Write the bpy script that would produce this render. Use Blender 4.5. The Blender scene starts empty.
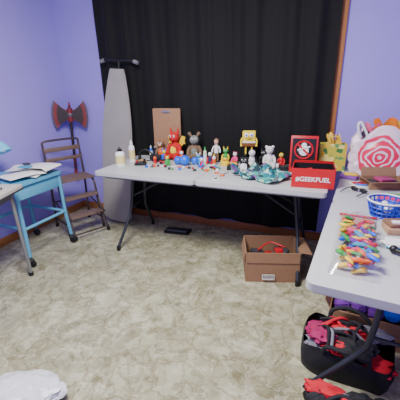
import bpy, bmesh, math, random
from mathutils import Vector, Matrix, Euler, noise
random.seed(7)
V=Vector
COL=bpy.context.scene.collection

# ------------------------------------------------------------ materials
def lin(c):
    return tuple(((x/255)/12.92 if x/255<=0.04045 else ((x/255+0.055)/1.055)**2.4) for x in c)
MATS={}
def mat(name,rgb,rough=0.6,metal=0.0,var=0.12,scale=18,bump=0.0,bscale=60,trans=0,alpha=1,sheen=0,coat=0,emit=0):
    if name in MATS: return MATS[name]
    m=bpy.data.materials.new(name); m.use_nodes=True
    nt=m.node_tree; N=nt.nodes; L=nt.links; b=N['Principled BSDF']
    c=lin(rgb)
    tc=N.new('ShaderNodeTexCoord')
    nz=N.new('ShaderNodeTexNoise'); nz.inputs['Scale'].default_value=scale; nz.inputs['Detail'].default_value=4
    L.new(tc.outputs['Object'],nz.inputs['Vector'])
    mx=N.new('ShaderNodeMix'); mx.data_type='RGBA'
    mx.inputs[6].default_value=(*[x*(1-var) for x in c],1); mx.inputs[7].default_value=(*[min(1,x*(1+var)) for x in c],1)
    L.new(nz.outputs['Fac'],mx.inputs[0]); L.new(mx.outputs[2],b.inputs['Base Color'])
    b.inputs['Roughness'].default_value=rough; b.inputs['Metallic'].default_value=metal
    b.inputs['Transmission Weight'].default_value=trans; b.inputs['Alpha'].default_value=alpha
    b.inputs['Sheen Weight'].default_value=sheen; b.inputs['Coat Weight'].default_value=coat
    if emit: 
        b.inputs['Emission Color'].default_value=(*c,1); b.inputs['Emission Strength'].default_value=emit
    if bump:
        n2=N.new('ShaderNodeTexNoise'); n2.inputs['Scale'].default_value=bscale; n2.inputs['Detail'].default_value=5
        L.new(tc.outputs['Object'],n2.inputs['Vector'])
        bp=N.new('ShaderNodeBump'); bp.inputs['Strength'].default_value=bump; bp.inputs['Distance'].default_value=0.01
        L.new(n2.outputs['Fac'],bp.inputs['Height']); L.new(bp.outputs['Normal'],b.inputs['Normal'])
    MATS[name]=m; return m

# ------------------------------------------------------------ mesh builder
class B:
    def __init__(s): s.bm=bmesh.new(); s.mats=[]
    def mi(s,m):
        if m not in s.mats: s.mats.append(m)
        return s.mats.index(m)
    def _tag(s,faces,m,smooth=True):
        i=s.mi(m)
        for f in faces: f.material_index=i; f.smooth=smooth
    def box(s,c,size,m,rot=(0,0,0),bev=0.0,seg=2):
        t=bmesh.new(); bmesh.ops.create_cube(t,size=1)
        for v in t.verts: v.co=V((v.co.x*size[0],v.co.y*size[1],v.co.z*size[2]))
        if bev>0: bmesh.ops.bevel(t,geom=t.edges[:],offset=bev,segments=seg,affect='EDGES',profile=.5)
        s._merge(t,Matrix.Translation(c)@Euler(rot).to_matrix().to_4x4(),m,bev>0)
    def _merge(s,t,M,m,smooth=True):
        i=s.mi(m); mp={}
        for v in t.verts: mp[v]=s.bm.verts.new(M@v.co)
        for f in t.faces:
            try:
                nf=s.bm.faces.new([mp[v] for v in f.verts]); nf.material_index=i; nf.smooth=smooth
            except ValueError: pass
        t.free()
    def cyl(s,a,b,r1,m,r2=None,seg=16,caps=True):
        a=V(a);b=V(b);r2=r1 if r2 is None else r2
        d=b-a; t=bmesh.new()
        bmesh.ops.create_cone(t,cap_ends=caps,segments=seg,radius1=r1,radius2=r2,depth=d.length)
        M=Matrix.Translation((a+b)/2)@d.to_track_quat('Z','Y').to_matrix().to_4x4()
        s._merge(t,M,m,True)
    def sph(s,c,r,m,rot=(0,0,0),seg=20,nz=0,nf=8):
        if not hasattr(r,'__len__'): r=(r,r,r)
        t=bmesh.new(); bmesh.ops.create_uvsphere(t,u_segments=seg,v_segments=max(8,seg*2//3),radius=1)
        for v in t.verts:
            k=1+nz*noise.noise(v.co*nf*.3+V(c)*13)
            v.co=V((v.co.x*r[0],v.co.y*r[1],v.co.z*r[2]))*k
        s._merge(t,Matrix.Translation(c)@Euler(rot).to_matrix().to_4x4(),m,True)
    def tube(s,pts,r,m,seg=10,sm=0,rad=None,closed=False):
        P=[V(p) for p in pts]
        R=rad or [r]*len(P)
        if sm:
            Q=[];RR=[]
            n=len(P); rng=range(n if closed else n-1)
            for i in rng:
                p0=P[(i-1)%n] if (closed or i>0) else P[0]; p1=P[i]; p2=P[(i+1)%n]; p3=P[(i+2)%n] if (closed or i<n-2) else P[-1]
                for k in range(sm):
                    t=k/sm
                    Q.append(.5*((2*p1)+(-p0+p2)*t+(2*p0-5*p1+4*p2-p3)*t*t+(-p0+3*p1-3*p2+p3)*t**3)); RR.append(R[i]*(1-t)+R[(i+1)%n]*t)
            if not closed: Q.append(P[-1]);RR.append(R[-1])
            P=Q;R=RR
        n=len(P);rings=[];up=None
        for i in range(n):
            if closed: d=P[(i+1)%n]-P[i-1]
            else: d=(P[min(i+1,n-1)]-P[max(i-1,0)])
            d.normalize()
            if up is None: up=d.orthogonal().normalized()
            else:
                up=up-d*up.dot(d)
                up=up.normalized() if up.length>1e-5 else d.orthogonal().normalized()
            w=d.cross(up)
            rings.append([s.bm.verts.new(P[i]+(up*math.cos(a)+w*math.sin(a))*R[i]) for a in [2*math.pi*k/seg for k in range(seg)]])
        fs=[]
        for i in range(n if closed else n-1):
            A=rings[i];C=rings[(i+1)%n]
            for k in range(seg):
                fs.append(s.bm.faces.new([A[k],A[(k+1)%seg],C[(k+1)%seg],C[k]]))
        if not closed:
            fs.append(s.bm.faces.new(rings[0][::-1]));fs.append(s.bm.faces.new(rings[-1]))
        s._tag(fs,m)
    def lathe(s,prof,c,m,rot=(0,0,0),seg=24):
        M=Matrix.Translation(c)@Euler(rot).to_matrix().to_4x4()
        rings=[]
        for r,z in prof:
            rings.append([s.bm.verts.new(M@V((max(r,1e-4)*math.cos(2*math.pi*k/seg),max(r,1e-4)*math.sin(2*math.pi*k/seg),z))) for k in range(seg)])
        fs=[]
        for A,C in zip(rings,rings[1:]):
            for k in range(seg): fs.append(s.bm.faces.new([A[k],A[(k+1)%seg],C[(k+1)%seg],C[k]]))
        s._tag(fs,m)
    def prism(s,out,th,M,m,smooth=False):
        n=len(out)
        a=[s.bm.verts.new(M@V((x,y,-th/2))) for x,y in out]; b=[s.bm.verts.new(M@V((x,y,th/2))) for x,y in out]
        fs=[s.bm.faces.new(a[::-1]),s.bm.faces.new(b)]
        for i in range(n): fs.append(s.bm.faces.new([a[i],a[(i+1)%n],b[(i+1)%n],b[i]]))
        s._tag(fs,m,smooth)
    def grid(s,fn,nu,nv,m):
        vs=[[s.bm.verts.new(fn(i/nu,j/nv)) for j in range(nv+1)] for i in range(nu+1)]
        fs=[]
        for i in range(nu):
            for j in range(nv):
                fs.append(s.bm.faces.new([vs[i][j],vs[i+1][j],vs[i+1][j+1],vs[i][j+1]]))
        s._tag(fs,m)
    def done(s,name,loc=(0,0,0),rz=0,rx=0,ry=0,sc=1,solid=0,autos=True):
        bmesh.ops.recalc_face_normals(s.bm,faces=s.bm.faces[:])
        me=bpy.data.meshes.new(name); s.bm.to_mesh(me); s.bm.free()
        for m in s.mats: me.materials.append(m)
        o=bpy.data.objects.new(name,me); COL.objects.link(o)
        o.location=loc; o.rotation_euler=(rx,ry,rz); o.scale=(sc,)*3
        if autos:
            try: me.set_sharp_from_angle(angle=math.radians(42))
            except Exception: pass
        if solid:
            md=o.modifiers.new('thick','SOLIDIFY'); md.thickness=solid; md.offset=0
        return o
def rrect(w,h,r,n=5):
    o=[]
    for cx,cy,a0 in [(w/2-r,h/2-r,0),(-w/2+r,h/2-r,90),(-w/2+r,-h/2+r,180),(w/2-r,-h/2+r,270)]:
        for k in range(n+1):
            a=math.radians(a0+90*k/n); o.append((cx+r*math.cos(a),cy+r*math.sin(a)))
    return o
def T(x,y,z,rx=0,ry=0,rz=0): return Matrix.Translation((x,y,z))@Euler((rx,ry,rz)).to_matrix().to_4x4()

BLK=mat('black_plastic',(22,22,25),.45); BLKR=mat('black_rubber',(18,18,20),.8)
WHT=mat('white_plastic',(235,235,232),.4); GREY=mat('grey_metal',(95,98,104),.35,.7)
STEEL=mat('steel',(170,172,175),.3,.9); DGREY=mat('dark_grey',(58,58,62),.5)
CARD=mat('cardboard',(150,114,86),.85,0,.12,30,.15,120); CARDD=mat('cardboard_inner',(120,86,58),.9,0,.1)
RED=mat('red_print',(196,20,34),.4,0,.05); REDF=mat('red_plush',(196,30,28),.9,0,.2,40,.4,200)
YEL=mat('yellow_plastic',(240,200,40),.5,0,.06); YELF=mat('yellow_plush',(238,210,60),.9,0,.15,50,.3,200)
BLUE=mat('blue_plastic',(20,100,225),.35); CYAN=mat('light_blue',(60,160,200),.4,0,.05)
GRN=mat('green_plastic',(50,160,70),.5); PUR=mat('purple_yarn',(110,45,150),.9,0,.3,60,.4,150)
PINK=mat('pink_plastic',(225,60,130),.5); ORG=mat('orange_plastic',(235,100,30),.5)
WHF=mat('white_plush',(232,230,225),.95,0,.08,50,.4,220); BLF=mat('black_plush',(20,20,22),.95,0,.2,50,.4,220)
BRF=mat('brown_plush',(125,102,78),.95,0,.2,50,.4,220); GYF=mat('grey_plush',(125,130,122),.95,0,.2,50,.4,220)
PAPER=mat('paper',(236,234,228),.8,0,.03)

# ------------------------------------------------------------ room
XL,XR,YB,YF,ZC=-2.80,.92,2.90,-1.1,2.5
wallm=mat('lavender_paint',(164,150,232),.75,0,.04,3,.12,90)
def wall(name,c,size,m=wallm):
    b=B(); b.box((0,0,0),size,m); return b.done(name,c)
wall('wall_back',((XL+XR)/2,YB+.05,ZC/2),(XR-XL+.2,.1,ZC))
wall('wall_left',(XL-.05,(YB+YF)/2,ZC/2),(.1,YB-YF,ZC))
wall('wall_right',(XR+.05,(YB+YF)/2,ZC/2),(.1,YB-YF,ZC))
wall('wall_front',((XL+XR)/2,YF-.05,ZC/2),(XR-XL+.2,.1,ZC))
wall('ceiling',((XL+XR)/2,(YB+YF)/2,ZC+.05),(XR-XL+.2,YB-YF+.2,.1),mat('ceiling_white',(225,222,215),.9))
fm=bpy.data.materials.new('stone_vinyl'); fm.use_nodes=True
nt=fm.node_tree;N=nt.nodes;L=nt.links;bs=N['Principled BSDF']
tc=N.new('ShaderNodeTexCoord')
n1=N.new('ShaderNodeTexNoise'); n1.inputs['Scale'].default_value=6; n1.inputs['Detail'].default_value=6
L.new(tc.outputs['Object'],n1.inputs['Vector'])
vm=N.new('ShaderNodeVectorMath'); vm.operation='MULTIPLY_ADD'; vm.inputs[1].default_value=(.24,.24,.24)
L.new(n1.outputs['Color'],vm.inputs[0]); L.new(tc.outputs['Object'],vm.inputs[2])
def vor(sc,feat):
    v=N.new('ShaderNodeTexVoronoi'); v.feature=feat; v.inputs['Scale'].default_value=sc; L.new(vm.outputs[0],v.inputs['Vector']); return v
v1=vor(6.5,'F1'); v2=vor(6.5,'DISTANCE_TO_EDGE'); v3=vor(15,'F1'); v4=vor(15,'DISTANCE_TO_EDGE')
def ramp(src,stops,const=False):
    r=N.new('ShaderNodeValToRGB'); e=r.color_ramp.elements
    if const: r.color_ramp.interpolation='CONSTANT'
    e[0].position=stops[0][0]; e[0].color=(*lin(stops[0][1]),1); e[1].position=stops[-1][0]; e[1].color=(*lin(stops[-1][1]),1)
    for p,c in stops[1:-1]:
        x=e.new(p); x.color=(*lin(c),1)
    L.new(src,r.inputs[0]); return r
n2=N.new('ShaderNodeTexNoise'); n2.inputs['Scale'].default_value=5.5; n2.inputs['Detail'].default_value=7; n2.inputs['Roughness'].default_value=.55
n2.inputs['Distortion'].default_value=1.8
L.new(tc.outputs['Object'],n2.inputs['Vector'])
base=ramp(n2.outputs['Fac'],[(.36,(122,120,92)),(.46,(152,150,120)),(.54,(172,169,138)),(.64,(198,195,168))])
def mixc(a,b,fac,mode='MIX'):
    x=N.new('ShaderNodeMix'); x.data_type='RGBA'; x.blend_type=mode
    if isinstance(fac,float): x.inputs[0].default_value=fac
    else: L.new(fac,x.inputs[0])
    L.new(a,x.inputs[6]); L.new(b,x.inputs[7]); return x.outputs[2]
cell=N.new('ShaderNodeSeparateColor'); L.new(v1.outputs['Color'],cell.inputs[0])
cr=ramp(cell.outputs[0],[(0,(132,129,100)),(.5,(164,161,130)),(1,(196,193,166))])
c1=mixc(base.outputs[0],cr.outputs[0],.34)
cell2=N.new('ShaderNodeSeparateColor'); L.new(v3.outputs['Color'],cell2.inputs[0])
cr2=ramp(cell2.outputs[0],[(0,(124,120,90)),(.5,(164,160,130)),(1,(206,203,178))])
c2=mixc(c1,cr2.outputs[0],.34)
def lt(src,th,k):
    mr=N.new('ShaderNodeMapRange'); mr.inputs[1].default_value=0; mr.inputs[2].default_value=th; mr.inputs[3].default_value=k; mr.inputs[4].default_value=0
    L.new(src,mr.inputs[0]); return mr.outputs[0]
def ridge(sc,seed,th,k):
    nn=N.new('ShaderNodeTexNoise'); nn.inputs['Scale'].default_value=sc; nn.inputs['Detail'].default_value=3; nn.inputs['Distortion'].default_value=1.0
    mp=N.new('ShaderNodeVectorMath'); mp.operation='ADD'; mp.inputs[1].default_value=(seed,seed*1.7,0); L.new(tc.outputs['Object'],mp.inputs[0]); L.new(mp.outputs[0],nn.inputs['Vector'])
    s1=N.new('ShaderNodeMath'); s1.operation='SUBTRACT'; s1.inputs[1].default_value=.5; L.new(nn.outputs['Fac'],s1.inputs[0])
    a1=N.new('ShaderNodeMath'); a1.operation='ABSOLUTE'; L.new(s1.outputs[0],a1.inputs[0]); return lt(a1.outputs[0],th,k)
vein=N.new('ShaderNodeRGB'); vein.outputs[0].default_value=(*lin((116,98,64)),1)
vein2=N.new('ShaderNodeRGB'); vein2.outputs[0].default_value=(*lin((214,211,190)),1)
c3=mixc(c2,vein.outputs[0],lt(v2.outputs['Distance'],.05,.5))
c4=mixc(c3,vein2.outputs[0],lt(v4.outputs['Distance'],.035,.3))
c5=mixc(c4,vein.outputs[0],ridge(4,3.0,.012,.45))
c6=mixc(c5,vein2.outputs[0],ridge(5.5,9.0,.012,.45))
L.new(c6,bs.inputs['Base Color']); bs.inputs['Roughness'].default_value=.22
wall('floor',((XL+XR)/2,(YB+YF)/2,-.05),(XR-XL+.2,YB-YF+.2,.1),fm)
wood=mat('oak_trim',(170,112,60),.5,0,.2,9,.05,40)
def bb(name,c,size):
    b=B(); b.box((0,0,0),size,wood,bev=.004); return b.done(name,c)
bb('baseboard_back',((XL+XR)/2,YB-.008,.04),(XR-XL-.01,.015,.08))
bb('baseboard_left',(XL+.008,(YB+YF)/2,.04),(.015,YB-YF-.04,.08))
bb('baseboard_right',(XR-.008,(YB+YF)/2,.04),(.015,YB-YF-.04,.08))
b=B()
for x in (-2.0,-.018): b.box((x,0,1.65),(.06,.022,1.46),wood,bev=.004)
for z in (.92,2.36): b.box((-1.0,0,z),(1.96,.022,.06),wood,bev=.004)
b.box((-1.0,0,1.64),(.05,.02,1.4),wood)
b.box((-1.0,.005,1.64),(1.94,.006,1.4),mat('night_glass',(12,14,22),.1))
b.done('window_1',(0,YB-.013,0))

satin=mat('black_curtain_cloth',(9,9,10),.8,0,.3,5,.08,30,sheen=.04)
satin.node_tree.nodes['Principled BSDF'].inputs['Specular IOR Level'].default_value=.35
b=B()
def panel(x0,x1,ph,y0):
    def fn(u,v):
        x=x0+(x1-x0)*u; z=.11+2.30*v
        k=u*(x1-x0)
        w=.6+.4*noise.noise(V((k*3+ph,z*.5,ph)))
        y=y0+.019*w*math.sin(k*2*math.pi/.23+ph+1.6*math.sin(k*3.7+ph))+.004*math.sin(k*2*math.pi/.095+z*.8+ph)*(.3+.7*v)+.014*noise.noise(V((k*4,z*1.6,ph*3)))
        return V((x+.010*math.sin(k*17+z*1.5)*(1-v),y,z+.008*math.sin(k*9)*(1-v)))
    b.grid(fn,170,30,satin)
panel(-2.24,-1.0,0,0.0); panel(-1.05,-.035,1.7,.008)
b.cyl((-2.30,0,2.42),(.04,0,2.42),.011,BLK); b.sph((-2.31,0,2.42),.022,BLK); b.sph((.05,0,2.42),.022,BLK)
for x in (-2.28,.02): b.cyl((x,0,2.42),(x,.07,2.42),.008,BLK)
b.done('blackout_curtain',(0,YB-.075,0))

# ------------------------------------------------------------ folding tables with wishbone legs
ttop=mat('table_plastic',(192,194,194),.42,0,.03,40,.1,200)
lgm=mat('table_leg_steel',(62,66,72),.4,.6)
def folding_table(name,loc,rz,ln,dp,ins,H=.74):
    b=B()
    for sgn in (-1,1):
        w=ln/2-.003
        cx=sgn*ln/4
        b.prism(rrect(w,dp,.03),.030,T(cx,0,H-.015),ttop)
        b.prism(rrect(w-.02,dp-.02,.03),.012,T(cx,0,H-.035),ttop)
    b.box((0,0,H-.045),(.05,dp-.1,.012),lgm)
    for sy in (-1,1): b.cyl((-ln/2+.08,sy*(dp/2-.05),H-.05),(ln/2-.08,sy*(dp/2-.05),H-.05),.010,lgm)
    yy=dp/2-.045
    for sgn in (-1,1):
        xt=sgn*(ln/2-ins); xm=xt+sgn*.045; xf=xt+sgn*.09
        for sy in (-1,1):
            b.tube([(xt,sy*.10,H-.05),(xt+sgn*.02,sy*.105,H-.22),(xm,sy*.125,.34),(xm+sgn*.01,sy*.16,.26),(xf,sy*yy,.03)],.0135,lgm,sm=5)
            b.cyl((xf,sy*yy,.0),(xf,sy*yy,.045),.017,BLKR)
        b.cyl((xt,-dp/2+.07,H-.055),(xt,dp/2-.07,H-.055),.012,lgm)
        b.cyl((xm,-.12,.36),(xm,.12,.36),.009,lgm)
        for sy in (-1,1): b.cyl((xt+sgn*.035,sy*.105,.46),(xt-sgn*.40,sy*.03,H-.05),.007,lgm)
    b.done(name,loc,rz)
folding_table('folding_table',(-.905,2.40,0),0,1.83,.71,.22)
ra=math.radians(-4.8)
RT=Matrix.Translation((-.035,1.0,0))@Matrix.Rotation(ra,4,'Z')
c=RT@V((.38,.915,0))
folding_table('folding_table',(c.x,c.y,0),ra+math.pi/2,1.80,.76,.33)

# ------------------------------------------------------------ ironing board
b=B()
irc=mat('ironing_cover',(150,146,142),.7,0,.12,8,.2,60)
L_=1.53; prof=[]
for k in range(41):
    t=k/40; z=.0+L_*t
    if t<.06: w=.17*math.sqrt(1-((.06-t)/.06)**2)*.55+.08
    elif t<.5: w=.17
    else: w=.17*math.cos((t-.5)/.5*1.22)**.8
    prof.append((w,z))
out=[(w,z) for w,z in prof]+[(-w,z) for w,z in prof[::-1]]
b.prism(out,.03,T(0,0,0,math.pi/2,0,0),irc)
b.tube([(w+.002,0,z) for w,z in prof]+[(-w-.002,0,z) for w,z in prof[::-1]],.008,irc,closed=True,seg=8)
b.tube([(0,.03,1.1),(0,.035,1.5),(0,.03,1.61)],.010,BLK)
b.tube([(.05,.035,.5),(0.02,.04,1.0),(0,.035,1.5)],.009,BLK)
b.tube([(-.19,.03,1.60),(-.16,.03,1.615),(.16,.03,1.615),(.19,.03,1.60)],.012,BLK)
for sx in (-1,1): b.cyl((sx*.165,.03,1.612),(sx*.21,.03,1.597),.018,mat('grey_rubber',(120,120,125),.7))
b.done('ironing_board',(-2.07,2.60,.035),rx=math.radians(-4.2),ry=.075)

# ------------------------------------------------------------ axe
b=B(); ax1=mat('axe_dark',(44,30,34),.5,0,.3,25); ax2=mat('axe_red',(128,36,42),.5,0,.3,25); ax3=mat('axe_edge',(96,84,92),.4,.3)
def blade(s,sc,m,th):
    pts=[(.0,.05),(.04,.055),(.09,.085),(.15,.15),(.175,.08),(.182,0),(.175,-.08),(.15,-.15),(.09,-.085),(.04,-.055),(0,-.05)]
    b.prism([(s*x*sc,z*sc) for x,z in pts],th,T(0,0,0,math.pi/2,0,0),m)
for s in (-1,1): blade(s,1,ax3,.012); blade(s,.9,ax2,.022); blade(s,.72,ax1,.03)
b.cyl((0,0,-.62),(0,0,.09),.014,ax1); b.cyl((0,0,-.07),(0,0,.07),.028,ax2); b.cyl((0,0,.09),(0,0,.14),.016,ax2,.002)
b.sph((0,0,-.63),.022,ax2); b.sph((0,-.018,0),(.03,.012,.03),ax3)
for z in (-.6,-.55,-.5,-.45): b.cyl((0,0,z),(0,0,z+.02),.017,ax2)
b.cyl((0,.02,.03),(0,.10,.04),.005,STEEL)
b.done('toy_battle_axe',(-2.64,2.74,1.13),ry=.05,rz=math.radians(44))

# ------------------------------------------------------------ step stool chair
b=B(); brn=mat('brown_metal',(84,70,66),.4,.35); brw=mat('brown_wood',(116,94,82),.5,0,.2,20)
W=.4
for y in (-W/2,W/2):
    b.tube([(.0,y,.02),(.04,y,.55),(.02,y,.8),(0,y,.98)],.012,brn,sm=5)
    b.tube([(.40,y,.02),(.34,y,.3),(.28,y,.56),(.05,y,.58)],.012,brn,sm=4)
    b.tube([(.54,y*.95,.02),(.44,y*.95,.22),(.33,y*.95,.44)],.011,brn,sm=4)
    b.cyl((.02,y,.12),(.40,y,.12),.009,brn); b.cyl((.03,y,.34),(.48,y,.22),.009,brn)
    for x in (0,.40,.54): b.cyl((x,y if x<.5 else y*.95,0),(x,y if x<.5 else y*.95,.04),.017,BLKR)
b.tube([(0,-W/2,.98),(0,-W/2+.04,1.01),(0,W/2-.04,1.01),(0,W/2,.98)],.012,brn,sm=3)
b.box((0.015,0,.91),(.015,W,.05),brw,bev=.005)
b.box((0.025,0,.80),(.015,W,.04),brw,bev=.005)
for k in range(4): b.box((.07+.075*k,0,.60),(.06,W+.02,.018),brw,bev=.005)
b.box((.42,0,.225),(.13,W-.03,.02),brw,bev=.005); b.box((.36,0,.42),(.12,W-.03,.02),brw,bev=.005)
b.cyl((0,-W/2,.3),(0,W/2,.3),.009,brn); b.cyl((.54,-W/2,.06),(.54,W/2,.06),.009,brn)
b.done('step_stool_chair',(-2.57,2.475,0),rz=-.44,sc=.9)

# ------------------------------------------------------------ grey desk far left
b=B(); dtop=mat('desk_top',(190,184,172),.5,0,.06); dleg=mat('desk_leg',(138,140,138),.4,.4)
lx,ly=.58,.72
b.prism(rrect(lx,ly,.02),.022,T(0,0,.729),dtop); b.prism(rrect(lx+.01,ly+.01,.02),.012,T(0,0,.713),DGREY)
hx,hy=lx/2-.06,ly/2-.08
for sx in (-1,1):
    for sy in (-1,1):
        b.tube([(sx*hx,sy*hy,.71),(sx*(hx+.01),sy*(hy+.01),.02)],.014,dleg); b.cyl((sx*(hx+.01),sy*(hy+.01),0),(sx*(hx+.01),sy*(hy+.01),.03),.018,BLKR)
    b.box((sx*hx,0,.68),(.02,2*hy,.05),dleg)
for sy in (-1,1): b.box((0,sy*hy,.68),(2*hx,.02,.05),dleg)
b.done('desk',(-2.235,1.15,0),rz=math.radians(20))
b=B()
for i,(x,y,w,h,m,a) in enumerate([(0,0,.26,.2,DGREY,.2),(.02,.03,.22,.17,PAPER,-.3),(-.05,-.05,.2,.24,BLK,.5),(.05,.06,.14,.1,mat('navy',(30,40,80),.6),.1)]):
    b.box((x,y,.008+.014*i),(w,h,.013),m,rot=(0,0,a),bev=.002)
b.tube([(-.1,.05,.07),(0,.1,.085),(.1,.02,.065)],.008,BLK,sm=5)
b.box((.06,-.02,.075),(.14,.10,.03),BLK,rot=(.1,0,.9),bev=.008)
b.done('notebook_stack',(-2.22,1.32,.741))

# ------------------------------------------------------------ blue rolling cart
b=B(); cb=mat('cart_blue',(92,166,200),.4,0,.08); CX,CY=-2.45,1.84
hs=.235
b.prism(rrect(.5,.5,.04),.028,T(0,0,.70),cb)
for s in (-1,1): b.box((s*.215,0,.63),(.025,.42,.12),cb,bev=.01)
b.box((0,.215,.64),(.42,.02,.10),cb,bev=.008)
for sx in (-1,1):
    for sy in (-1,1):
        b.tube([(sx*.22,sy*.22,.69),(sx*.222,sy*.222,.3),(sx*hs,sy*hs,.09)],.016,cb)
        x,y=sx*hs,sy*hs
        b.cyl((x,y,.05),(x,y,.1),.012,GREY); b.cyl((x+.012,y-.013,.032),(x+.012,y+.013,.032),.032,BLKR); b.box((x+.006,y,.062),(.03,.036,.02),GREY,bev=.004)
    b.cyl((sx*.225,-.22,.33),(sx*.225,.22,.33),.013,cb)
for sy in (-1,1): b.cyl((-.225,sy*.22,.33),(.225,sy*.22,.33),.013,cb)
b.done('rolling_cart',(CX,CY,0))
b=B()
def sheet(cx,cy,w,h,a,z,m,k=.25):
    def fn(u,v):
        x=(u-.5)*w;y=(v-.5)*h
        X=cx+x*math.cos(a)-y*math.sin(a);Y=cy+x*math.sin(a)+y*math.cos(a)
        d=max(0,abs(X)-.245,abs(Y)-.245)
        return V((X,Y,z+.010*math.sin(x*14+cx*9)*math.cos(y*11)+.010-d*k))
    b.grid(fn,16,16,m)
sheet(0.05,.04,.36,.30,.3,.003,PAPER); sheet(.12,-.06,.24,.30,-.2,.018,PAPER,.5); sheet(.02,.12,.34,.24,.6,.034,PAPER); sheet(.14,.13,.26,.20,.1,.046,PAPER,.6)
b.box((.08,.02,.07),(.10,.05,.008),CYAN,rot=(0,0,.4)); b.box((.0,.10,.068),(.08,.05,.008),DGREY,rot=(0,0,-.4))
b.done('paper_pile',(CX,CY,.718),solid=.002)
b=B(); lb=mat('lamp_blue',(110,200,232),.35,0,.05)
b.lathe([(0,0),(.045,0),(.045,.012),(.02,.022),(0,.022)],(0,0,0),lb)
b.tube([(0,0,.02),(-.03,-.02,.12),(-.01,.02,.23),(.07,.08,.255)],.008,lb,sm=5)
b.lathe([(.012,.06),(.03,.055),(.052,.01),(.062,-.025),(.056,-.025),(.045,.01),(.0,.04)],(.12,.11,.22),lb,rot=(0,-.45,0))
b.sph((.12,.11,.22),.024,WHT)
b.done('desk_lamp',(-2.645,1.70,.716))

# ------------------------------------------------------------ cardboard boxes
def open_box(b,w,d,h,m,mi,th=.006,flap=.12,angs=(2.3,2.2,2.5,2.4)):
    b.box((0,0,th/2),(w,d,th),mi)
    b.box((0,-d/2,h/2),(w,th,h),m); b.box((0,d/2,h/2),(w,th,h),m)
    b.box((-w/2,0,h/2),(th,d,h),m); b.box((w/2,0,h/2),(th,d,h),m)
    if flap:
        for i,(cx,cy,dx,dy,ww) in enumerate([(0,-d/2,0,-1,w),(w/2,0,1,0,d),(0,d/2,0,1,w),(-w/2,0,-1,0,d)]):
            a=angs[i]
            hx,hz=math.sin(a-math.pi/2)*flap/2,math.cos(a-math.pi/2)*flap/2
            ctr=(cx+dx*(hx+th*.5),cy+dy*(hx+th*.5),h+hz)
            if dy: b.box(ctr,(ww-.01,th*.7,flap),m,rot=(-dy*(a-math.pi/2),0,0))
            else: b.box(ctr,(th*.7,ww-.01,flap),m,rot=(0,dx*(a-math.pi/2),0))
b=B()
open_box(b,.39,.28,.245,CARD,CARDD,flap=.08,angs=(4.66,3.3,4.4,4.5))
b.box((-.03,-.155,.05),(.09,.003,.045),PAPER)
for k in range(9): b.box((-.066+k*.009,-.157,.055),(.003 if k%2 else .005,.002,.028),BLK)
b.done('cardboard_box',(-.345,2.205,0),rz=math.radians(18))
b=B()
for i in range(18):
    m=random.choice([BLK,DGREY,RED,GREY,BLK,DGREY]); x=random.uniform(-.12,.12);y=random.uniform(-.07,.07)
    b.box((x,y,random.uniform(.05,.19)),(random.uniform(.05,.10),random.uniform(.05,.08),random.uniform(.03,.06)),m,rot=(random.uniform(-.4,.4),random.uniform(-.4,.4),random.uniform(0,3)),bev=.006)
b.tube([(-.1,-.02,.19),(0,.05,.225),(.1,.0,.21),(.12,.06,.18)],.006,RED,sm=6)
b.done('assorted_gear',(-.345,2.205,.01),rz=math.radians(18))
b=B(); b.box((0,0,.012),(.26,.13,.02),BLK,bev=.006); b.box((0,0,.024),(.22,.10,.004),DGREY,bev=.001); b.cyl((-.1,-.04,.03),(.1,-.04,.03),.008,GREY)
b.done('tablet_case',(-1.35,2.62,0),rz=.1)

b=B(); bagw=mat('white_poly_bag',(220,222,228),.35,0,.04,10,.25,30)
def blob(cx,cy,cz,rx,ry,rz,m,n=44,amp=.16,fr=2.4,seed=0,flat=True):
    def fn(u,v):
        th=2*math.pi*u; ph=math.pi*v
        d=V((math.cos(th)*math.sin(ph),math.sin(th)*math.sin(ph),math.cos(ph)))
        k=1+amp*noise.fractal(d*fr+V((seed,seed*2,0)),1.0,2.0,3)+amp*.5*abs(noise.noise(d*fr*2.7+V((seed,0,3))))
        p=V((cx+d.x*rx*k,cy+d.y*ry*k,cz+d.z*rz*k))
        if flat: p.z=max(p.z,cz-rz*.8)
        return p
    b.grid(fn,n,n//2,m)
blob(0,0,.05,.20,.14,.06,bagw,seed=3,amp=.2,fr=2.6,n=60)
b.prism(rrect(.07,.018,.005),.003,T(-.08,.04,.106,-.1,-.05,.3),DGREY)
b.tube([(-.19,0,.06),(-.24,.02,.05),(-.27,-.01,.03)],.02,bagw,sm=4,rad=[.04,.02,.035])
b.done('plastic_bag',(-1.235,.66,.0),rz=.5)

# ------------------------------------------------------------ under the right table
bk=mat('tote_black',(24,24,28),.75,0,.2,20,.3,60)
cloth=[mat('red_cloth',(205,22,44),.8,0,.2,20,.3,60),mat('black_cloth',(28,28,34),.8,0,.3,20,.3,60),mat('grey_cloth',(130,128,140),.8,0,.2,20,.3,60),mat('magenta_cloth',(160,30,90),.8)]
b=B()
def tote(u,v):
    a=2*math.pi*u; c_=math.cos(a);s_=math.sin(a); z=.15*v
    k=1+.06*noise.noise(V((c_*2,s_*2,z*12)))
    X=.21*k*math.copysign(abs(c_)**.5,c_)*(1+.05*math.sin(v*3)); Y=.14*k*math.copysign(abs(s_)**.5,s_)*(1+.08*math.sin(v*3))
    return V((X,Y,z+.02*v*math.sin(a*3+1)))
b.grid(tote,72,14,bk); b.box((0,0,.006),(.36,.22,.01),bk,bev=.003)
for y in (-.13,.13):
    b.tube([(-.10,y,.12),(-.09,y*1.15,.20),(0,y*1.3,.22),(.09,y*1.15,.19),(.10,y,.12)],.011,cloth[1],sm=6,seg=8)
b.done('tote_bag',(.185,1.47,0),rz=ra)
b=B()
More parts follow.
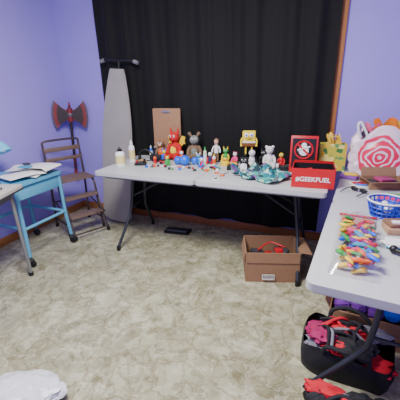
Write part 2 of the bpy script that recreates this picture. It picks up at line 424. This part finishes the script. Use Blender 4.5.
for i in range(26):
    x=random.uniform(-.14,.14);y=random.uniform(-.08,.08);z=random.uniform(.08,.18)
    blob(x,y,z,random.uniform(.06,.10),random.uniform(.04,.065),random.uniform(.022,.038),cloth[[1,0,1,2,1,0,1,3][i%8]],n=22,amp=.45,seed=i,flat=False)
for i in range(12):
    a=random.uniform(0,6.28);x=random.uniform(-.1,.1);y=random.uniform(-.06,.06)
    P=[(x-.10*math.cos(a),y-.06*math.sin(a),.18),(x,y,.225+.015*math.sin(i)),(x+.09*math.cos(a+.4),y+.06*math.sin(a+.4),.18)]
    b.tube(P,.008,cloth[[1,0,1,1,2][i%5]],sm=6)
b.done('clothing_pile',(.185,1.47,.0),rz=ra)
b=B()
for i in range(14):
    x=-.16+.027*i+random.uniform(-.02,.02);y=random.uniform(-.05,.05)
    blob(x,y,.045+.028*(i%3),random.uniform(.06,.09),random.uniform(.04,.06),random.uniform(.03,.045),cloth[[1,1,0,1,2][i%5]],n=22,amp=.4,seed=40+i)
b.tube([(-.14,-.05,.09),(-.05,0,.14),(.05,-.02,.13),(.15,.03,.1)],.009,cloth[1],sm=6); b.tube([(-.1,.04,.1),(0,-.03,.15),(.1,.04,.12)],.009,cloth[0],sm=6)
b.done('strap_bundle',(.21,1.13,.0),rz=ra)
b=B(); open_box(b,.46,.36,.17,CARD,CARDD,flap=.06,angs=(4.66,4.5,1.8,2.1)); b.done('cardboard_box',(.34,1.84,0),rz=ra)
b=B()
def yarn(c,r,m):
    b.sph(c,r*.95,m,seg=16)
    for k in range(9):
        a=random.uniform(0,3.14);t=random.uniform(0,3.14)
        M=Euler((a,t,0)).to_matrix()
        b.tube([V(c)+M@V((r*math.cos(q),r*math.sin(q),0)) for q in [i*2*math.pi/14 for i in range(14)]],r*.07,m,seg=5,closed=True)
ycol=[PUR,BLUE,YELF,GRN,PUR,PINK,mat('navy_yarn',(35,45,120),.9),PUR,ORG,WHF]
for i in range(24):
    if i<20: yarn((-.17+.085*(i%5),-.12+.08*((i//5)),.16+random.uniform(0,.03)),.044,ycol[(i*7)%10])
    else: yarn((-.12+.08*(i-20),-.05+.03*(i%2),.24),.044,ycol[(i*3)%10])
for i in range(6): yarn((-.14+.06*i,.06-.02*(i%2),.24),.038,ycol[(i*3+1)%10])
b.done('yarn_balls',(.34,1.84,.01),rz=ra)

# ------------------------------------------------------------ right table goods
Z=.741
b=B()
cols=[RED,YEL,BLUE,GRN,ORG,PUR,PINK,CYAN,RED,YEL]
for i in range(110):
    x=random.uniform(-.058,.058);y=random.uniform(-.27,.15);z=random.uniform(.014,.055)
    m=cols[random.randrange(10)]
    r=random.uniform(.010,.016)
    b.sph((x,y,z),(r*2.1,r*.8,r*.6),m,rot=(random.uniform(-.4,.4),random.uniform(-.4,.4),random.uniform(0,3.1)),seg=12,nz=.3)
cm=bpy.data.materials.new('clear_film'); cm.use_nodes=True; nt=cm.node_tree; N=nt.nodes; L=nt.links
tr=N.new('ShaderNodeBsdfTransparent'); gl=N.new('ShaderNodeBsdfGlossy'); gl.inputs['Roughness'].default_value=.12; mxs=N.new('ShaderNodeMixShader')
gl.inputs['Color'].default_value=(.9,.9,.95,1)
nz=N.new('ShaderNodeTexNoise'); nz.inputs['Scale'].default_value=16; mr=N.new('ShaderNodeMapRange'); mr.inputs[1].default_value=.4; mr.inputs[2].default_value=.7; mr.inputs[3].default_value=.08; mr.inputs[4].default_value=.35
L.new(nz.outputs['Fac'],mr.inputs[0]); L.new(mr.outputs[0],mxs.inputs[0]); L.new(tr.outputs[0],mxs.inputs[1]); L.new(gl.outputs[0],mxs.inputs[2]); L.new(mxs.outputs[0],N['Material Output'].inputs['Surface'])
def fn(u,v,top=1):
    x=(u-.5)*.175;y=(v-.5)*.62
    e=(1-(2*u-1)**4)*(1-(2*v-1)**6)
    k=1 if v<.8 else max(.15,1-(v-.8)*5)
    return V((x,y,.003+top*e*(.070+.022*noise.noise(V((x*22,y*14,1))))*k))
b.grid(lambda u,v:fn(u,v,1),26,48,cm)
b.box((0,.30,.008),(.175,.016,.004),RED,bev=.001); b.box((0,.22,.012),(.15,.09,.002),mat('header_card',(190,150,110),.6))
b.done('bag_of_balloons',(.145,1.40,Z),rz=math.radians(-4))
b=B(); bkb=mat('basket_blue',(28,60,190),.4)
def R_(z): return .066+.022*z/.08
for z in (.005,.03,.055,.08): b.tube([(R_(z)*math.cos(a),R_(z)*math.sin(a),z) for a in [k*2*math.pi/24 for k in range(24)]],.005,bkb,closed=True,seg=6)
for k in range(20):
    a=k*2*math.pi/20; b.cyl((R_(0)*math.cos(a),R_(0)*math.sin(a),.003),(R_(.08)*math.cos(a),R_(.08)*math.sin(a),.08),.004,bkb,seg=6)
b.cyl((0,0,0),(0,0,.006),.066,bkb)
b.tube([(.09*math.cos(a),.09*math.sin(a),.086) for a in [k*2*math.pi/24 for k in range(24)]],.005,WHT,closed=True,seg=6)
for k in range(8): b.sph((.04*math.cos(k*.8),.04*math.sin(k*.8),.045),.02,[DGREY,BLUE,PAPER,bkb][k%4],seg=10)
b.done('blue_basket',(.295,1.775,Z))
b=B(); b.box((0,0,.014),(.13,.10,.028),mat('tan_box',(176,140,110),.7),bev=.003); b.box((-.01,.01,.037),(.10,.08,.018),mat('brown_box',(130,95,75),.7),bev=.003,rot=(0,0,.2)); b.box((-.01,-.01,.049),(.06,.03,.006),PAPER); b.done('small_parcel',(.335,1.58,Z),rz=.15)
b=B(); 
for i in range(4): b.box((random.uniform(-.02,.02),random.uniform(-.015,.015),.003+.004*i),(.09,.07,.003),PAPER if i!=1 else CYAN,rot=(0,0,random.uniform(-.5,.5)))
b.done('paper_slips',(.30,1.43,Z),rz=.2)
b=B()
b.tube([(-.07,.03,.016),(-.02,.02,.02),(.03,0,.02),(.06,-.03,.016)],.012,BLK,sm=5); b.tube([(.0,.0,.018),(.01,-.05,.018)],.011,BLK); b.sph((-.07,.03,.018),.017,BLK); b.box((.04,-.03,.013),(.05,.04,.026),DGREY,bev=.006,rot=(0,0,.4))
b.done('toy_blaster',(.32,1.28,Z),rz=-.6)
b=B(); open_box(b,.24,.17,.045,CARD,CARDD,flap=.06,angs=(2.8,2.7,2.0,2.6)); b.box((0,0,.02),(.18,.11,.025),DGREY,bev=.004); b.box((.0,.0,.045),(.12,.07,.02),mat('mauve_box',(170,60,110),.5),rot=(.1,.1,.4),bev=.003); b.done('cardboard_tray',(.35,2.33,Z),rz=.3)
b=B(); b.box((0,0,.02),(.20,.12,.04),mat('mauve_box',(170,60,110),.5),bev=.004); b.box((0,0,.042),(.16,.08,.004),PAPER); b.done('pink_box',(.57,2.20,Z),rz=.25)
b=B(); b.box((0,0,.015),(.17,.06,.03),mat('magenta_box',(200,50,110),.5),bev=.004); b.box((0,0,.032),(.12,.03,.004),YEL); b.cyl((-.06,.05,.012),(.06,.06,.012),.011,PINK); b.box((.01,.08,.012),(.12,.03,.024),GRN,bev=.004,rot=(0,0,.2)); b.done('craft_kit',(.37,2.01,Z),rz=-.3)
b=B()
for s in (-1,1): b.sph((s*.035,0,.02),(.032,.008,.018),BLK); b.tube([(s*.066,0,.025),(s*.07,.06,.02),(s*.065,.12,.01)],.004,BLK,sm=4,seg=6)
b.cyl((-.01,0,.026),(.01,0,.026),.004,BLK); b.done('sunglasses',(.19,2.13,Z+.002),rz=2.5,sc=.85)
b=B(); b.box((0,0,.014),(.12,.07,.028),mat('violet_box',(130,70,160),.5),bev=.004); b.box((.01,0,.034),(.09,.05,.012),YEL,bev=.003,rot=(0,0,.3)); b.done('game_box',(.145,2.45,Z),rz=-.4)
b=B(); b.box((0,0,.006),(.09,.13,.012),PAPER,bev=.001); b.box((0,.02,.0135),(.07,.05,.003),RED); b.cyl((.03,-.05,.018),(-.03,-.02,.018),.006,BLUE); b.done('activity_book',(.20,2.28,Z),rz=.3)
# ring print shopping bag
tm=bpy.data.materials.new('ring_print_bag'); tm.use_nodes=True; nt=tm.node_tree;N=nt.nodes;L=nt.links;bs=N['Principled BSDF']
tc=N.new('ShaderNodeTexCoord'); sp=N.new('ShaderNodeSeparateXYZ'); L.new(tc.outputs['Object'],sp.inputs[0])
cx=N.new('ShaderNodeCombineXYZ'); L.new(sp.outputs[0],cx.inputs[0]); L.new(sp.outputs[2],cx.inputs[1])
sb=N.new('ShaderNodeVectorMath'); sb.operation='SUBTRACT'; sb.inputs[1].default_value=(-.02,.15,0); L.new(cx.outputs[0],sb.inputs[0])
nz=N.new('ShaderNodeTexNoise'); nz.inputs['Scale'].default_value=9; L.new(tc.outputs['Object'],nz.inputs['Vector'])
ln=N.new('ShaderNodeVectorMath'); ln.operation='LENGTH'; L.new(sb.outputs[0],ln.inputs[0])
ad=N.new('ShaderNodeMath'); ad.operation='MULTIPLY_ADD'; ad.inputs[1].default_value=.10; L.new(nz.outputs['Fac'],ad.inputs[0]); L.new(ln.outputs['Value'],ad.inputs[2])
mo=N.new('ShaderNodeMath'); mo.operation='MODULO'; mo.inputs[1].default_value=.040; L.new(ad.outputs[0],mo.inputs[0])
g=N.new('ShaderNodeMath'); g.operation='GREATER_THAN'; g.inputs[1].default_value=.015; L.new(mo.outputs[0],g.inputs[0])
far=N.new('ShaderNodeMath'); far.operation='LESS_THAN'; far.inputs[1].default_value=.205; L.new(ad.outputs[0],far.inputs[0])
mu=N.new('ShaderNodeMath'); mu.operation='MULTIPLY'; L.new(g.outputs[0],mu.inputs[0]); L.new(far.outputs[0],mu.inputs[1])
mx=N.new('ShaderNodeMix'); mx.data_type='RGBA'; mx.inputs[6].default_value=(*lin((236,212,226)),1); mx.inputs[7].default_value=(*lin((230,34,84)),1)
L.new(mu.outputs[0],mx.inputs[0]); L.new(mx.outputs[2],bs.inputs['Base Color']); bs.inputs['Roughness'].default_value=.3
b=B()
def bagfn(u,v):
    a=2*math.pi*u; z=.32*v
    k=1+.09*noise.noise(V((math.cos(a)*1.7,math.sin(a)*1.7,z*9)))+.12*noise.noise(V((math.cos(a)*5,math.sin(a)*5,z*20)))
    wx=(.215+.03*math.sin(v*3))*k*(1-.25*v**6); wy=(.11*(1-.55*v*v))*k
    c=math.cos(a);s_=math.sin(a)
    X=wx*math.copysign(abs(c)**.7,c);Y=wy*math.copysign(abs(s_)**.8,s_)
    return V((X,Y,z+.06*v*math.sin(a*3)))
b.grid(bagfn,90,30,tm)
b.box((0,0,.005),(.36,.16,.008),WHT,bev=.003)
for y in (-.04,.04):
    b.tube([(-.17,y,.28),(-.20,y*.5,.36),(-.18,y*.3,.39),(-.12,y,.29)],.010,bagw,sm=5,seg=6)
    b.tube([(.11,y,.31),(.15,y*.5,.37),(.19,y*.3,.36),(.18,y,.29)],.010,bagw,sm=5,seg=6)
orf=mat('orange_tissue',(250,125,25),.7,0,.3,14,.3,30); yef=mat('yellow_tissue',(245,200,70),.7)
def tissue(cx,cy,cz,r,m,seed):
    def fn(u,v):
        a=2*math.pi*u
        rr=r*v*(1+.25*math.sin(a*5+seed)); return V((cx+rr*math.cos(a),cy+rr*.5*math.sin(a),cz-.05+.10*v+.04*math.sin(a*4+seed*2)*v+.02*noise.noise(V((rr*40,a,seed)))))
    b.grid(fn,40,8,m)
tissue(.02,0,.34,.11,orf,1);tissue(-.06,.02,.31,.08,mat('pink_tissue',(240,110,150),.7),4);tissue(.12,.0,.33,.07,yef,2)
b.done('shopping_bag',(.36,2.66,Z),rz=-.12,sc=.95)
gm=bpy.data.materials.new('gold_green_print'); gm.use_nodes=True; nt=gm.node_tree;N=nt.nodes;L=nt.links;bs=N['Principled BSDF']
tc=N.new('ShaderNodeTexCoord'); vo=N.new('ShaderNodeTexVoronoi'); vo.inputs['Scale'].default_value=30; L.new(tc.outputs['Object'],vo.inputs['Vector'])
sc_=N.new('ShaderNodeSeparateColor'); L.new(vo.outputs['Color'],sc_.inputs[0])
r=ramp(sc_.outputs[0],[(0,(196,186,60)),(.35,(60,120,60)),(.55,(230,220,120)),(.75,(90,150,90)),(.88,(220,180,50))],True)
L.new(r.outputs[0],bs.inputs['Base Color']); bs.inputs['Roughness'].default_value=.4
b=B()
w,d,h=.19,.08,.21
for sy in (-1,1): b.box((0,sy*d/2,h/2),(w,.003,h),gm,rot=(sy*.03,0,0))
for sx in (-1,1): b.prism([(0,0),(d,0),(d,h),(d/2,h-.01),(0,h)],.003,T(sx*w/2,-d/2,0,math.pi/2,0,math.pi/2),gm)
b.box((0,0,.002),(w,d,.004),gm)
for sy in (-1,1): b.tube([(-.04,sy*d/2,h-.01),(-.03,sy*d/2,h+.05),(.03,sy*d/2,h+.05),(.04,sy*d/2,h-.01)],.003,YEL,sm=5,seg=6)
tissue(0,0,h-.01,.05,yef,3)
b.done('gift_bag',(.015,2.68,Z),rz=.1)

# ------------------------------------------------------------ main table goods
b=B()
w,d,h=.265,.20,.13
b.box((0,0,.003),(w,d,.006),BLK); b.box((0,-d/2,h/2),(w,.006,h),RED); b.box((0,d/2,h/2),(w,.006,h),RED)
for s in (-1,1): b.box((s*w/2,0,h/2),(.006,d,h),RED); b.box((s*(w/2-.006),0,h/2),(.003,d-.02,h-.01),BLK)
b.box((0,-d/2+.006,h/2),(w-.02,.003,h-.01),BLK); b.box((0,d/2-.006,h/2),(w-.02,.003,h-.01),BLK)
b.box((0,d/2+.012,h-.012),(w,.005,.05),RED,rot=(-2.6,0,0)); 
for i in range(6): b.box((random.uniform(-.07,.07),random.uniform(-.04,.04),.04+.008*i),(.09,.06,.025),[BLK,DGREY,RED][i%3],rot=(.2,.1*i,i),bev=.004)
mb=b.done('red_mailer_box',(-.095,2.235,Z),rz=math.radians(4))
tcu=bpy.data.curves.new('lettering','FONT'); tcu.body='#GEEKFUEL'; tcu.size=.042; tcu.extrude=.0008; tcu.align_x='CENTER'; tcu.offset=.001; tcu.materials.append(PAPER)
to=bpy.data.objects.new('lettering',tcu); COL.objects.link(to); to.parent=mb; to.location=(0,-d/2-.0045,.045); to.rotation_euler=(math.pi/2,0,0)
b=B(); b.box((0,0,.14),(.20,.05,.28),RED,bev=.004); b.box((0,-.027,.15),(.17,.003,.22),BLK)
b.tube([(.065*math.cos(a),-.031,.175+.065*math.sin(a)) for a in [k*2*math.pi/28 for k in range(28)]],.007,RED,closed=True,seg=6)
b.box((0,-.032,.175),(.12,.006,.014),RED,rot=(0,.75,0)); b.sph((0,-.029,.17),(.036,.003,.04),PAPER); b.sph((.0,-.029,.21),(.02,.003,.02),PAPER); b.tube([(-.045,-.03,.17),(0,-.03,.19),(.045,-.03,.20)],.007,PAPER,seg=6)
b.done('collector_box',(-.19,2.53,Z),rx=-.1,rz=.05)
tm2=bpy.data.materials.new('teal_print'); tm2.use_nodes=True; nt=tm2.node_tree;N=nt.nodes;L=nt.links;bs=N['Principled BSDF']
tc=N.new('ShaderNodeTexCoord'); vo=N.new('ShaderNodeTexVoronoi'); vo.inputs['Scale'].default_value=34; L.new(tc.outputs['Object'],vo.inputs['Vector'])
sc_=N.new('ShaderNodeSeparateColor'); L.new(vo.outputs['Color'],sc_.inputs[0])
r=ramp(sc_.outputs[1],[(0,(30,120,130)),(.35,(70,160,140)),(.55,(30,60,66)),(.7,(170,200,190)),(.88,(130,90,150))],True)
L.new(r.outputs[0],bs.inputs['Base Color']); bs.inputs['Roughness'].default_value=.9
b=B()
def cf(u,v):
    x=(u-.5)*.36;y=(v-.5)*.30
    k=1-.3*noise.noise(V((u*3,v*3,2)))
    return V((x*k+.05*y,y*k,.010+.13*max(0,noise.noise(V((x*11,y*11,5))))+.022*abs(math.sin(x*30+y*18))*(1-abs(2*v-1))))
b.grid(cf,56,46,tm2); b.done('printed_cloth',(-.445,2.31,Z),rz=-.3,solid=.003)
def bottle(name,loc,r,h,body,cap,label,nozzle=True):
    b=B(); b.lathe([(0,0),(r,0),(r,h*.62),(r*.85,h*.72),(r*.4,h*.78),(r*.4,h*.82),(0,h*.82)],(0,0,0),body)
    b.lathe([(r*1.015,h*.12),(r*1.02,h*.12),(r*1.02,h*.55),(r*1.015,h*.55)],(0,0,0),label)
    b.lathe([(r*.5,h*.78),(r*.5,h*.88),(r*.3,h*.9),(r*.12,h) if nozzle else (r*.5,h),(0,h)],(0,0,0),cap)
    return b.done(name,loc)
ylab=mat('yellow_label',(225,210,140),.5)
bottle('glue_bottle',(-1.72,2.30,Z),.042,.165,WHT,BLK,ylab)
bottle('spray_bottle',(-1.71,2.47,Z),.028,.20,WHT,WHT,ylab)
bottle('paint_bottle',(-1.03,2.60,Z),.016,.15,mat('pale_green',(200,220,190),.4),GRN,WHT)
bottle('paint_bottle',(-1.45,2.44,Z),.014,.09,ORG,BLK,RED)
bottle('paint_bottle',(-.93,2.56,Z),.014,.10,WHT,YEL,ORG)
bottle('paint_bottle',(-1.63,2.68,Z),.015,.12,BLUE,WHT,PAPER)
b=B(); b.tube([(-.08,0,.03),(-.085,0,.09),(0,0,.14),(.085,0,.09),(.08,0,.03)],.010,BLK,sm=6)
for s in (-1,1): b.cyl((s*.065,0,.035),(s*.095,0,.035),.035,BLK)
b.tube([(.08,0,.01),(.12,-.05,.008),(.05,-.08,.008),(-.08,-.07,.008),(-.12,.0,.008)],.006,BLK,sm=6,seg=6)
b.done('headphones',(-1.63,2.57,Z),rz=.3,sc=.7)
b=B(); b.box((0,0,.012),(.12,.07,.024),BLK,bev=.006); b.box((0,0,.03),(.06,.05,.015),DGREY,bev=.005); b.cyl((.04,.02,.03),(.04,.02,.06),.012,BLK); b.sph((-.04,0,.035),.014,RED); b.done('game_controller',(-1.56,2.37,Z),rz=.4,sc=.85)
b=B(); b.tube([(.03*math.cos(a),.03*math.sin(a),.012) for a in [k*2*math.pi/20 for k in range(20)]],.011,mat('tape_amber',(190,150,90),.4),closed=True,seg=8); b.done('tape_roll',(-1.60,2.46,Z))
b=B(); b.box((0,0,.03),(.09,.05,.06),BLK,bev=.008); b.cyl((0,-.03,.032),(0,-.05,.032),.02,DGREY); b.box((0,0,.065),(.03,.03,.012),DGREY,bev=.002); b.done('toy_camera',(-1.49,2.54,Z),rz=.2)
b=B()
for i,m in enumerate([BLK,RED,BLUE,GRN]): b.cyl((i*.016,-.05,.007),(i*.016+.01,.05,.007),.007,m); b.cyl((i*.016+.01,.05,.007),(i*.016+.013,.075,.007),.008,WHT)
b.done('marker_pens',(-.90,2.42,Z),rz=.9)
b=B(); b.box((0,0,.018),(.09,.04,.018),RED,bev=.006); b.box((-.005,0,.032),(.045,.034,.016),BLK,bev=.006)
for x in (-.028,.028):
    for y in (-.02,.02): b.cyl((x,y-.004,.011),(x,y+.004,.011),.011,BLKR)
b.done('toy_car',(-1.38,2.48,Z),rz=.5)
b=B(); b.cyl((-.03,-.03,.005),(.06,.04,.005),.004,STEEL,.001); b.cyl((-.03,.03,.005),(.06,-.03,.005),.004,STEEL,.001)
for y in (-.045,.045): b.tube([(-.045+.018*math.cos(a),y+.014*math.sin(a),.006) for a in [k*2*math.pi/12 for k in range(12)]],.004,ORG,closed=True,seg=6)
b.done('scissors',(-.75,2.30,Z),rz=.8)

def figure(name,loc,rz,s,body,head,limb,belly=None,ears=None,arms='down',eyes=True,muzzle=None,tail=None,extra=None):
    b=B()
    b.sph((0,0,.095),(.048,.044,.07),body,nz=.08)
    b.sph((0,-.004,.05),(.052,.050,.045),body)
    if belly: b.sph((0,-.022,.085),(.034,.03,.05),belly)
    b.cyl((0,0,.14),(0,0,.17),.028,body,.026)
    b.sph((0,-.005,.2),(.045,.043,.044),head,nz=.05)
    if muzzle: b.sph((0,-.045,.188),(.024,.022,.018),muzzle); b.sph((0,-.067,.194),(.008,.006,.006),BLK)
    for sx in (-1,1):
        if eyes: b.sph((sx*.018,-.043,.212),(.010,.006,.012),WHT,seg=10); b.sph((sx*.018,-.049,.212),(.005,.004,.007),BLK,seg=8)
        if arms=='down': b.tube([(sx*.036,0,.135),(sx*.058,-.015,.105),(sx*.060,-.035,.07)],.016,limb,sm=4,rad=[.018,.015,.016])
        else: b.tube([(sx*.04,0,.135),(sx*.068,-.01,.15),(sx*.08,-.015,.185)],.016,limb,sm=4,rad=[.018,.014,.016])
        b.sph((sx*.060,-.037,.066) if arms=='down' else (sx*.081,-.015,.19),.017,limb)
        b.tube([(sx*.03,-.01,.04),(sx*.045,-.05,.03),(sx*.048,-.075,.026)],.02,limb,sm=4,rad=[.026,.021,.020]); b.sph((sx*.049,-.08,.034),(.020,.016,.032),limb)
    if ears=='round':
        for sx in (-1,1): b.sph((sx*.036,0,.235),(.017,.01,.017),limb); b.sph((sx*.036,-.007,.235),(.010,.006,.010),belly or limb)
    if ears=='point':
        for sx in (-1,1): b.cyl((sx*.03,0,.23),(sx*.04,.005,.285),.016,limb,.002)
    if ears=='long':
        for sx in (-1,1): b.tube([(sx*.03,0,.235),(sx*.045,.0,.265),(sx*.055,-.005,.25)],.012,limb,sm=4,rad=[.012,.015,.006])
    if tail: b.tube([(0,.04,.04),(.03,.05,.03),(.06,.04,.035),(.08,.0,.06)],.012,tail,sm=5,rad=[.020,.015,.010,.004])
    if extra: extra(b)
    return b.done(name,loc,rz,sc=s)
def wings(b):
    for sx in (-1,1):
        b.prism([(0,0),(sx*.04,.07),(sx*.075,.06),(sx*.065,.03),(sx*.07,.0),(sx*.05,.0),(sx*.04,-.02)],.006,T(sx*.015,.035,.14,math.pi/2,0,0),YEL)
figure('dragon_plush',(-1.35,2.65,Z),-.1,1.06,REDF,REDF,REDF,belly=YELF,ears='point',arms='down',muzzle=REDF,tail=REDF,extra=wings)
figure('donkey_plush',(-1.165,2.68,Z),.3,.95,BRF,GYF,BRF,belly=GYF,ears='long',muzzle=GYF,tail=BRF)
figure('teddy_bear',(-.465,2.62,Z),.25,.72,WHF,WHF,WHF,belly=WHF,ears='round',muzzle=WHF)
figure('panda_plush',(-.60,2.575,Z),.1,.6,WHF,WHF,BLF,ears='round',muzzle=WHF)
# small vinyl figurines scattered between the plush toys
NAVY=MATS['navy']
for x,y,s,bd,hd,lm,er,a in [(-1.43,2.58,.42,BLUE,YEL,BLUE,'point',.3),(-1.26,2.60,.40,ORG,WHT,ORG,'round',-.2),(-1.07,2.54,.38,CYAN,CYAN,WHT,'long',.2),
        (-.98,2.60,.42,NAVY,MATS['paper'],RED,None,0),(-.87,2.70,.5,GRN,GRN,YEL,'point',.1),(-.77,2.66,.42,PINK,WHT,PINK,'round',-.3),(-.53,2.70,.5,BLK,DGREY,BLK,'point',0),
        (-.38,2.70,.45,RED,YEL,RED,None,.2),(-1.58,2.70,.5,BLK,BRF,NAVY,None,.1),(-1.32,2.43,.34,GRN,YEL,GRN,'round',.6),(-1.00,2.45,.34,RED,PAPER,BLUE,'point',-.5),(-.64,2.46,.36,WHT,BLK,WHT,'round',.3)]:
    figure('toy_figurine',(x,y,Z),a,s,bd,hd,lm,ears=er)
b=B(); b.box((0,0,.03),(.14,.07,.06),BLK,bev=.004); b.box((0,-.036,.03),(.10,.002,.035),DGREY); b.done('toy_carton',(-.66,2.70,Z),rz=.15)
b=B(); b.box((0,0,.20),(.13,.05,.12),YELF,bev=.012); b.box((0,0,.125),(.128,.05,.04),mat('brown_shorts',(120,70,35),.9),bev=.006); b.box((0,0,.15),(.129,.051,.016),WHF)
for s in (-1,1):
    b.sph((s*.025,-.026,.22),(.021,.008,.023),WHT); b.sph((s*.025,-.034,.22),.008,BLUE); b.sph((s*.025,-.040,.22),.004,BLK)
    b.tube([(s*.065,0,.19),(s*.078,-.01,.16),(s*.075,-.02,.12)],.008,YELF,sm=4); b.sph((s*.075,-.02,.115),.012,YELF)
    b.cyl((s*.03,0,.02),(s*.03,0,.11),.009,YELF); b.sph((s*.032,-.012,.014),(.02,.028,.014),BLK)
b.sph((0,-.034,.205),(.007,.012,.007),YELF); b.tube([(-.035,-.026,.19),(0,-.028,.178),(.035,-.026,.19)],.003,BLK,sm=4,seg=6)
b.done('sponge_plush',(-.66,2.70,Z+.061),rz=.2,sc=.86)
figure('monkey_figurine',(-1.505,2.66,Z),.1,.72,mat('tan_plush',(170,110,70),.9),BRF,BRF,belly=ORG,ears='round',muzzle=mat('peach',(225,180,140),.8))
b=B()
for (x,y,r) in [(0,0,.036),(.075,-.02,.045),(.15,.03,.034)]:
    b.sph((x,y,r),r,BLUE)
    b.tube([(x+r*1.005*math.cos(a),y+r*1.005*math.sin(a)*.94,r+r*.34*math.sin(a)) for a in [k*2*math.pi/20 for k in range(20)]],.0015,CYAN,closed=True,seg=5)
b.done('blue_balls',(-1.245,2.49,Z))
b=B(); b.lathe([(0,0),(.05,0),(.05,.03),(.03,.045),(0,.045)],(0,0,0),YEL); b.sph((0,0,.06),(.03,.03,.022),YEL); b.sph((-.01,-.026,.062),.005,BLK); b.sph((.01,-.026,.062),.005,BLK); b.cyl((.0,-.028,.055),(0,-.045,.053),.006,ORG,.001)
b.done('yellow_duck_toy',(-.84,2.59,Z),sc=.8)
b=B(); b.box((0,0,.02),(.06,.05,.04),YEL,bev=.006); b.cyl((0,0,.04),(0,0,.055),.018,ORG); b.done('toy_block',(-.75,2.55,Z),rz=.4,sc=.9)
b=B(); b.box((0,0,.02),(.10,.07,.04),BLK,bev=.005); b.box((0,0,.042),(.07,.05,.004),DGREY); b.cyl((.03,0,.04),(.03,0,.048),.01,RED); b.done('small_gadget',(-.73,2.45,Z),rz=.2,sc=.9)
b=B(); b.box((0,0,.01),(.12,.07,.02),BLK,bev=.004); b.box((.02,.01,.026),(.08,.05,.012),DGREY,bev=.003,rot=(0,0,.4)); b.cyl((-.04,.0,.02),(-.04,0,.05),.012,WHT); b.done('black_case',(-.345,2.56,Z),rz=.1)
b=B(); skin=mat('skin',(220,175,145),.6)
for s in (-1,1): b.cyl((s*.012,0,0),(s*.012,0,.09),.010,BRF,.012); b.tube([(s*.022,0,.14),(s*.034,-.005,.11),(s*.036,-.01,.085)],.007,PAPER,sm=3)
b.cyl((0,0,.08),(0,0,.15),.022,PAPER,.018); b.cyl((0,0,.15),(0,0,.16),.008,skin); b.sph((0,0,.18),(.02,.019,.024),skin); b.sph((0,.006,.19),(.022,.02,.02),BRF); b.sph((-.007,-.018,.182),.003,BLK,seg=6); b.sph((.007,-.018,.182),.003,BLK,seg=6)
b.cyl((0,0,0),(0,0,.006),.035,BLK)
b.done('action_figure',(-.955,2.69,Z),rz=.1,sc=1.0)
b=B()
for i in range(26):
    x=-.27+.026*i+random.uniform(-.02,.02);y=random.uniform(-.06,.03)
    m=random.choice([PAPER,RED,GRN,ORG,BLUE,BLK,YEL,DGREY])
    if i%3==0: b.cyl((x,y,.006),(x+.03,y+.015,.006),.005,m)
    elif i%3==1: b.box((x,y,.009),(.024,.02,.018),m,rot=(0,0,i),bev=.003)
    else: b.sph((x,y,.010),.010,m,seg=10)
b.done('small_trinkets',(-1.22,2.35,Z),rz=.06)
b=B(); b.box((0,0,0),(.05,.035,.008),PAPER,bev=.001); b.box((.0,0,.005),(.03,.02,.004),DGREY); b.done('sticky_note_pad',(-.76,2.12,Z+.005),rz=.5)
b=B(); wb=mat('cork_board',(156,118,88),.8,0,.15,40,.2,100)
b.prism(rrect(.29,.46,.012),.012,T(0,0,.23,math.pi/2,0,0),wb); b.box((0,-.010,.43),(.08,.01,.02),STEEL,bev=.003)
b.done('wooden_clipboard',(-1.47,2.735,Z+.002),rx=-.02)

# ------------------------------------------------------------ lights
LX,LY=-.9,1.0
b=B(); b.lathe([(0,0),(.17,0),(.18,-.02),(.16,-.07),(.08,-.10),(0,-.105)],(0,0,0),mat('frosted_globe',(255,250,242),.5,emit=4)); b.lathe([(0,0),(.2,0),(.2,.012),(0,.012)],(0,0,-.005),WHT)
b.done('ceiling_light',(LX,LY,ZC-.013))
def area(name,loc,size,e,col,rot=(0,0,0)):
    l=bpy.data.lights.new(name,'AREA'); l.size=size; l.energy=e; l.color=col
    o=bpy.data.objects.new(name,l); COL.objects.link(o); o.location=loc; o.rotation_euler=rot
area('lamp_glow',(LX,LY,ZC-.14),.6,76,(1,.99,.97))
pl=bpy.data.lights.new('bulb','POINT'); pl.energy=54; pl.shadow_soft_size=.3; pl.color=(1,.99,.97); po=bpy.data.objects.new('bulb',pl); COL.objects.link(po); po.location=(LX,LY,ZC-.45)
w=bpy.data.worlds.new('w'); bpy.context.scene.world=w; w.use_nodes=True
w.node_tree.nodes['Background'].inputs[0].default_value=(.5,.5,.6,1); w.node_tree.nodes['Background'].inputs[1].default_value=.3

# ------------------------------------------------------------ camera
cd=bpy.data.cameras.new('camera'); co=bpy.data.objects.new('camera',cd); COL.objects.link(co)
cd.sensor_width=36; cd.lens=318/400*36; cd.clip_start=.02
p,s,r=math.radians(19.86),math.radians(22.73),math.radians(-1.43)
F=V((-math.sin(s)*math.cos(p),math.cos(s)*math.cos(p),-math.sin(p))); R=V((math.cos(s),math.sin(s),0)); U=R.cross(F)
R2=R*math.cos(r)+U*math.sin(r); U2=-R*math.sin(r)+U*math.cos(r)
M=Matrix(((R2.x,U2.x,-F.x,0),(R2.y,U2.y,-F.y,0),(R2.z,U2.z,-F.z,1.40),(0,0,0,1)))
co.matrix_world=M
bpy.context.scene.camera=co
